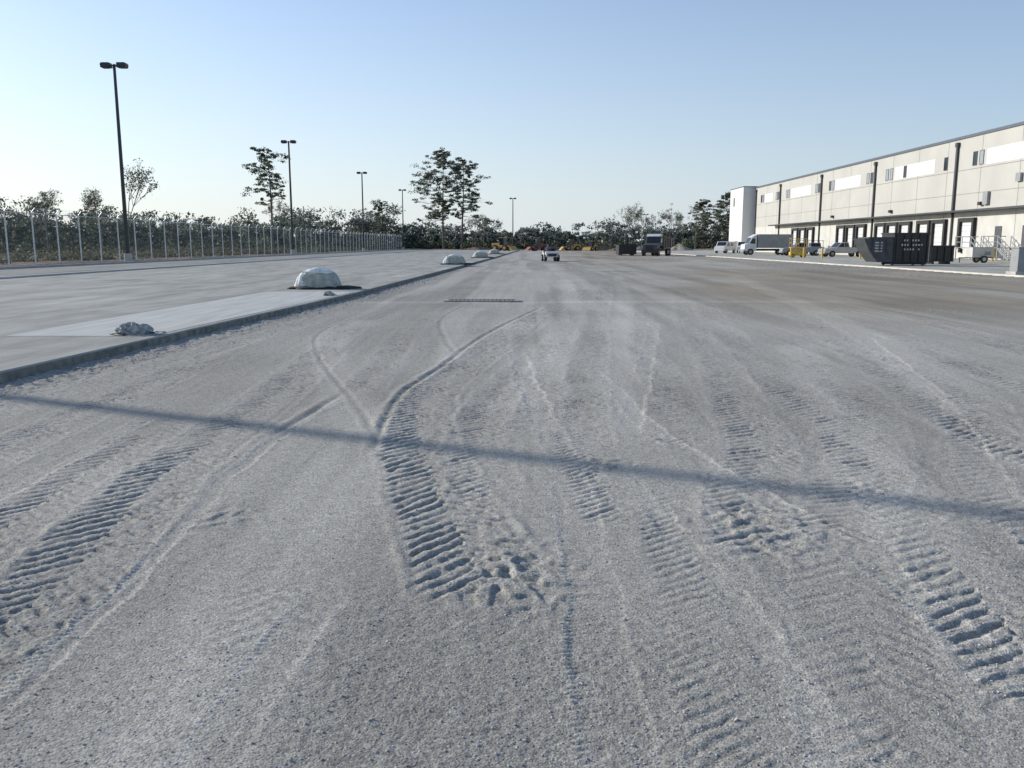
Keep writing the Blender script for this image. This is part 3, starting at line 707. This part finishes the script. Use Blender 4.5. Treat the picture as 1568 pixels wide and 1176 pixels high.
e=empty('electrical_cabinet',(25.85,44.5,.06))
s=MB(); s.box(0,0,.08,1.3,.9,.16,1); s.box(0,0,.75,1.05,.7,1.18,0); s.box(0,0,1.37,1.15,.8,.06,0)
for z in(.5,.6,.7): s.box(-.2,-.36,z,.35,.02,.03,1)
s.box(.02,-.355,.75,.015,.02,1.1,1); s.obj('housing',[M['grey'],M['conc']],e,bevel=.01)

e=empty('generator_trailer',(38.3,72.5,.06))
s=MB(); s.box(0,0,.85,1.7,1.1,.8,0); s.box(0,0,1.28,1.8,1.15,.06,0); s.box(0,0,.42,1.8,1.0,.08,1)
for z in(.7,.8,.9): s.box(.4,-.56,z,.5,.02,.04,1)
s.wheel(.1,-.6,.3,.18,1,0); s.wheel(.1,.6,.3,.18,1,0); s.cyl((-.9,0,.42),(-1.7,0,.4),.05,n=6,mi=1); s.cyl((-1.6,0,.4),(-1.6,0,.02),.04,n=6,mi=1)
s.obj('body',[M['offwhite'],M['black']],e,bevel=.01)

def bollard(x,y):
    e=empty('bollard',(x,y,.06)); s=MB(); s.cyl((0,0,0),(0,0,1.1),.11,n=14); s.cyl((0,0,1.1),(0,0,1.17),.11,.04,n=14); s.obj('post',[M['yellow']],e)
for x,y in((30.2,97),(31.8,97.5),(33,95),(36.8,94),(38,97),(40,92),(43.5,80),(42,80)): bollard(x,y)
e=empty('scissor_lift',(32.2,101,.06),0)
s=MB(); s.box(0,0,.45,1.8,.8,.4,0); s.box(0,0,1.15,1.8,.8,.08,0)
for sx in(-1,1):
    s.cyl((-.8*sx,-.35,.65),(.8*sx,-.35,1.1),.04,n=6); s.cyl((-.8*sx,.35,.65),(.8*sx,.35,1.1),.04,n=6)
for x in(-.88,0,.88):
    for y in(-.38,.38): s.cyl((x,y,1.15),(x,y,2.2),.025,n=6)
for z in(1.7,2.2):
    for y in(-.38,.38): s.cyl((-.88,y,z),(.88,y,z),.025,n=6)
    for x in(-.88,.88): s.cyl((x,-.38,z),(x,.38,z),.025,n=6)
for x in(-.65,.65):
    for y in(-.42,.42): s.wheel(x,y,.2,.14,1,0)
s.obj('lift_body',[M['yellow'],M['blackrub']],e)

def pickup(loc,rz,m,rack=False):
    e=empty('pickup_truck',loc,rz)
    s=MB()
    s.extr([(-2.7,.45),(2.75,.45),(2.8,1.15),(.55,1.15),(.55,1.18),(-.75,1.18),(-1.35,1.12),(-2.6,1.0),(-2.72,.8)],-.93,.93,0)
    s.extr([(-1.25,1.10),(-.55,1.75),(.35,1.78),(.58,1.14)],-.80,.80,0)
    s.obj('body',[m],e,bevel=.04)
    s=MB()
    for sg in(-1,1):
        a,b_=(sg*.803,sg*.815)
        s.extr([(-1.0,1.2),(-.5,1.66),(-.22,1.67),(-.22,1.2)],min(a,b_),max(a,b_)); s.extr([(-.14,1.2),(-.14,1.67),(.3,1.69),(.45,1.2)],min(a,b_),max(a,b_))
    s.add([(-1.18,-.7,1.19),(-1.18,.7,1.19),(-.62,.66,1.71),(-.62,-.66,1.71)],[(0,1,2,3)])
    s.obj('windows',[M['glass']],e)
    s=MB()
    for x in(-1.75,1.75):
        for y in(-.86,.86): s.wheel(x,y,.38,.24,0,1)
    s.box(-2.74,0,.5,.1,1.8,.18,1); s.box(2.82,0,.5,.1,1.8,.15,1); s.b2(.62,2.74,-.78,.78,1.151,1.158,0)
    s.obj('wheels_and_bumpers',[M['blackrub'],M['grey']],e)
    if rack:
        s=MB()
        for x in(.7,2.6):
            for y in(-.85,.85): s.cyl((x,y,1.1),(x,y,2.0),.03,n=6)
        for y in(-.85,.85): s.cyl((-1,y,2.0),(2.7,y,2.0),.03,n=6)
        s.obj('ladder_rack',[M['black']],e)
pickup((39.6,107,.06),0.15,M['silver']); pickup((37.8,117,.06),-.05,M['grey'],True)
pickup((46,136,.06),1.4,M['silver'])

def box_truck(loc,rz):
    e=empty('box_truck',loc,rz)
    s=MB(); s.b2(-1.5,3.6,-1.15,1.15,1.0,2.95,0); s.obj('cargo_box',[M['grey']],e,bevel=.04)
    s=MB(); s.extr([(-3.4,.55),(-1.65,.55),(-1.6,2.55),(-2.3,2.6),(-2.75,1.65),(-3.35,1.5)],-1.0,1.0,0); s.extr([(-2.2,2.61),(-1.6,2.56),(-1.6,2.95)],-1,1,0); s.obj('cab',[M['white']],e,bevel=.04)
    s=MB()
    for sg in(-1,1):
        a,b_=sg*1.002,sg*1.015; s.extr([(-2.65,1.65),(-2.3,2.35),(-1.85,2.35),(-1.85,1.6)],min(a,b_),max(a,b_))
    s.add([(-2.80,-.9,1.68),(-2.80,.9,1.68),(-2.36,.88,2.5),(-2.36,-.88,2.5)],[(0,1,2,3)]); s.obj('windows',[M['glass']],e)
    s=MB(); s.b2(-3.3,3.6,-.45,.45,.6,.9,0); s.b2(3.6,3.75,-1,1,.55,.75,0); s.b2(-3.5,-3.36,-1,1,.5,.8,1)
    for x in(-2.5,2.2):
        for y in(-.95,.95): s.wheel(x,y,.45,.28,0,1)
    s.obj('chassis_and_wheels',[M['black'],M['grey']],e)
box_truck((35.2,125,.06),.05)
def van(loc,rz):
    e=empty('van',loc,rz); s=MB()
    s.extr([(-2.5,.4),(2.5,.4),(2.5,1.9),(2.3,2.0),(-1.2,2.0),(-1.8,1.25),(-2.45,1.05)],-.95,.95,0); s.obj('body',[M['white']],e,bevel=.06)
    s=MB()
    for sg in(-1,1):
        a,b_=sg*.952,sg*.962; s.extr([(-1.55,1.25),(-1.1,1.8),(-.5,1.8),(-.5,1.25)],min(a,b_),max(a,b_)); s.b2(.0,1.0,min(a,b_),max(a,b_),1.25,1.75)
    s.add([(-1.80,-.8,1.30),(-1.80,.8,1.30),(-1.30,.76,1.93),(-1.30,-.76,1.93)],[(0,1,2,3)])
    s.obj('windows',[M['glass']],e)
    s=MB()
    for x in(-1.6,1.5):
        for y in(-.86,.86): s.wheel(x,y,.36,.22,0,1)
    s.obj('wheels',[M['blackrub'],M['grey']],e)
van((35.3,150,.06),.9); van((40.5,158,.06),1.2)

def dump_truck(loc,rz):
    e=empty('dump_truck',loc,rz); s=MB()
    s.extr([(-3.9,.7),(-2.3,.7),(-2.3,1.35),(-1.0,1.35),(-1.0,2.6),(-1.9,2.65),(-2.3,1.75),(-3.8,1.55)],-1.05,1.05,0); s.obj('cab',[M['grey2']],e,bevel=.05)
    s=MB(); s.extr([(-2.0,2.66),(-1.0,2.62),(-1.0,3.0),(-1.7,3.0)],-1.0,1.0,0); s.obj('wind_deflector',[M['white']],e,bevel=.03)
    s=MB(); s.extr([(-.8,1.1),(3.4,1.1),(3.8,2.5),(-.8,2.5)],-1.2,1.2,0)
    for x in(0,.9,1.8,2.7): s.b2(x-.05,x+.05,-1.27,1.27,1.1,2.45,0)
    s.b2(-3.9,3.3,-.45,.45,.65,1.0,0); s.b2(-4.02,-3.92,-1.1,1.1,.45,.85,0); s.b2(-3.93,-3.91,-.55,.55,.9,1.45,0)
    s.cyl((-.9,-1.1,1.2),(-.9,-1.1,3.0),.07,n=8)
    s.obj('dump_bed_and_chassis',[M['black']],e)
    s=MB()
    for sg in(-1,1):
        a,b_=sg*1.052,sg*1.065; s.extr([(-2.1,1.8),(-1.8,2.45),(-1.25,2.45),(-1.25,1.8)],min(a,b_),max(a,b_))
    s.add([(-2.32,-.9,1.80),(-2.32,.9,1.80),(-1.98,.88,2.55),(-1.98,-.88,2.55)],[(0,1,2,3)])
    s.obj('windows',[M['glass']],e)
    s=MB()
    for x in(-3.1,1.6,2.8):
        for y in(-1.0,1.0): s.wheel(x,y,.52,.32,0,1)
    s.obj('wheels',[M['blackrub'],M['grey']],e)
dump_truck((18.9,121,0),1.15)

def loader(loc,rz,m,name='wheel_loader',sc=1):
    e=empty(name,loc,rz); e.scale=(sc,sc,sc); s=MB()
    s.extr([(-.6,.7),(2.6,.7),(2.7,1.7),(.7,1.8),(.6,1.3),(-.6,1.3)],-.8,.8,0)
    s.extr([(-3.2,.15),(-2.4,.2),(-2.3,1.1),(-2.9,.5)],-1.3,1.3,0)
    for y in(-.5,.5): s.cyl((-.5,y,1.4),(-2.5,y,.7),.12,n=6,mi=0)
    s.extr([(-.5,1.3),(.6,1.3),(.6,2.9),(-.35,2.9)],-.65,.65,1); s.b2(-.5,.75,-.75,.75,2.903,3.02,0)
    for x in(-.9,1.7):
        for y in(-.95,.95): s.wheel(x,y,.68,.45,2,0)
    s.obj('machine',[m,M['glass'],M['blackrub']],e)
loader((-4.3,195,.1),2.6,M['orange']); loader((3.6,205,0),.3,M['red'],'wheel_loader',.9); loader((16.5,208,0),1.0,M['orange'],'wheel_loader',.8); loader((12,214,0),.2,M['orange'],'wheel_loader',.9)
def heap(name,x,y,w,h,seed,m):
    g_=np.random.default_rng(seed); n=40;mm_=14; vs=[];fs=[]
    for j in range(mm_+1):
        for i in range(n):
            th=6.2832*i/n; rr=j/mm_; k=1+.25*math.sin(3*th+seed)+.1*math.sin(8*th)
            vs.append((x+math.cos(th)*w*rr*k,y+math.sin(th)*w*.6*rr*k,-.05+h*(1-rr**1.3)*(1+.35*math.sin(2*th+seed)*(rr>0))+g_.normal(0,.06)*(0<rr<1)))
    for j in range(mm_):
        for i in range(n): fs.append((j*n+i,(j+1)*n+i,(j+1)*n+(i+1)%n,j*n+(i+1)%n))
    s=MB(); s.add(vs,fs); s.obj(name,[m],smooth=False)
md=mat('clay_soil',(.21,.15,.105),.95,0,2,.3,.05,6); ms_=mat('sand_soil',(.34,.30,.23),.95,0,2,.25,.05,6)
heap('dirt_mound',14,218,4,1.3,1,md); heap('dirt_mound',20,222,5,1.0,2,md); heap('dirt_mound',8,226,4,.9,3,md); heap('dirt_mound',32,224,6,1.2,4,ms_); heap('dirt_mound',41,226,5,1.5,5,ms_); heap('dirt_mound',-12,226,6,.8,6,md); heap('dirt_mound',24,214,3,.9,7,md)

# utility cart with rider
e=empty('utility_cart',(2.65,82,0),0)
e.rotation_euler=(0,0,math.pi/2+.12)
s=MB(); s.extr([(-1.3,.4),(-1.2,.8),(-.6,.95),(-.4,.55),(.25,.55),(.3,.85),(1.3,.85),(1.3,.4)],-.58,.58,0)
s.b2(.35,1.28,-.62,.62,.853,1.0,2); s.b2(-.15,.2,-.5,.5,.56,.72,1); s.b2(.2,.3,-.5,.5,.72,1.2,1)
s.b2(-1.34,-1.301,-.4,.4,.5,.7,1)
for x in(-.85,.85):
    for y in(-.6,.6): s.wheel(x,y,.32,.26,1,2)
s.cyl((-.55,.2,.9),(-.35,.2,1.1),.03,n=6,mi=1); s.cyl((-.36,.05,1.12),(-.34,.35,1.12),.03,n=6,mi=1)
s.obj('body',[M['offwhite'],M['blackrub'],M['grey']],e,bevel=.02)
pv=[(0,.2,.80),(.02,.2,1.05),(.04,.2,1.28),(.02,.2,1.42),(0,.2,1.60),(.03,.02,1.27),(-.12,-.03,1.05),(-.32,.10,1.12),(.03,.38,1.27),(-.12,.43,1.05),(-.32,.32,1.12),(-.02,.11,.78),(-.40,.09,.85),(-.42,.09,.5),(-.02,.29,.78),(-.40,.31,.85),(-.42,.31,.5),(-.52,.09,.46),(-.52,.31,.46)]
pe=[(0,1),(1,2),(2,3),(3,4),(2,5),(5,6),(6,7),(2,8),(8,9),(9,10),(0,11),(11,12),(12,13),(0,14),(14,15),(15,16),(13,17),(16,18)]
pr=[.15,.15,.16,.06,.11,.07,.05,.035,.07,.05,.035,.09,.07,.05,.09,.07,.05,.045,.045]
me=bpy.data.meshes.new('rider'); me.from_pydata(pv,pe,[]); o=bpy.data.objects.new('rider',me); COL.objects.link(o); o.parent=e
me.materials.append(mat('work_clothes',(.16,.17,.19),.9,0,5,.2))
sk=o.modifiers.new('skin','SKIN')
for i,rr in enumerate(pr): me.skin_vertices[0].data[i].radius=(rr,rr)
me.skin_vertices[0].data[0].use_root=True
sb=o.modifiers.new('sub','SUBSURF'); sb.levels=1; sb.render_levels=1

# ------------------------------------------------------------------ light and sky
az=Vector((-.908,.418,0)).normalized(); el=math.radians(20.5)
ts=Vector((az.x*math.cos(el),az.y*math.cos(el),math.sin(el)))
ld=bpy.data.lights.new('sun','SUN'); ld.energy=4.7; ld.angle=math.radians(.5); ld.color=(1,.955,.88)
lo=bpy.data.objects.new('sun',ld); COL.objects.link(lo); lo.rotation_euler=ts.to_track_quat('Z','Y').to_euler(); lo.location=(0,0,50)
w=bpy.data.worlds.new('World'); scene.world=w; w.use_nodes=True; n=w.node_tree.nodes; l=w.node_tree.links
sky=n.new('ShaderNodeTexSky'); sky.sky_type='NISHITA'; sky.sun_disc=False; sky.sun_elevation=el
sky.sun_rotation=math.atan2(az.x,az.y)%(2*math.pi); sky.air_density=1.0; sky.dust_density=.6; sky.ozone_density=1.6; sky.altitude=0
STR=.13
tc=n.new('ShaderNodeTexCoord'); sx_=n.new('ShaderNodeSeparateXYZ'); l.new(tc.outputs['Generated'],sx_.inputs[0])
def wm(op,a,b_=None):
    m=n.new('ShaderNodeMath'); m.operation=op
    for i,q in enumerate((a,b_)):
        if q is None: continue
        if isinstance(q,(int,float)): m.inputs[i].default_value=q
        else: l.new(q,m.inputs[i])
    return m.outputs[0]
zz=wm('MAXIMUM',sx_.outputs[2],0.0)
haze=wm('MULTIPLY',wm('EXPONENT',wm('MULTIPLY',zz,-5.2)),.93)      # atmospheric haze, thickest at the horizon
dt=n.new('ShaderNodeVectorMath'); dt.operation='DOT_PRODUCT'; l.new(tc.outputs['Generated'],dt.inputs[0]); dt.inputs[1].default_value=tuple(ts)
gl=n.new('ShaderNodeMapRange'); gl.inputs[1].default_value=-.1; gl.inputs[2].default_value=.85; l.new(dt.outputs['Value'],gl.inputs[0])
hc=n.new('ShaderNodeMix'); hc.data_type='RGBA'; l.new(gl.outputs[0],hc.inputs['Factor'])
hc.inputs[6].default_value=(.55/STR,.63/STR,.73/STR,1); hc.inputs[7].default_value=(.92/STR,.95/STR,.96/STR,1)
tint=n.new('ShaderNodeVectorMath'); tint.operation='MULTIPLY'; l.new(sky.outputs[0],tint.inputs[0]); tint.inputs[1].default_value=(1.0,1.12,1.30)
fx_=n.new('ShaderNodeMix'); fx_.data_type='RGBA'; l.new(haze,fx_.inputs['Factor']); l.new(tint.outputs[0],fx_.inputs[6]); l.new(hc.outputs[2],fx_.inputs[7])
bg=n['Background']; bg.inputs['Strength'].default_value=STR; l.new(fx_.outputs[2],bg.inputs[0])
scene.view_settings.view_transform='Standard'; scene.view_settings.look='None'; scene.view_settings.exposure=0

cam=bpy.data.cameras.new('camera'); co=bpy.data.objects.new('camera',cam); COL.objects.link(co)
co.location=(0,0,1.6); co.rotation_euler=(math.radians(80.65),0,math.radians(.7)); cam.sensor_width=36; cam.lens=29.85; cam.clip_start=.05; cam.clip_end=20000
scene.camera=co
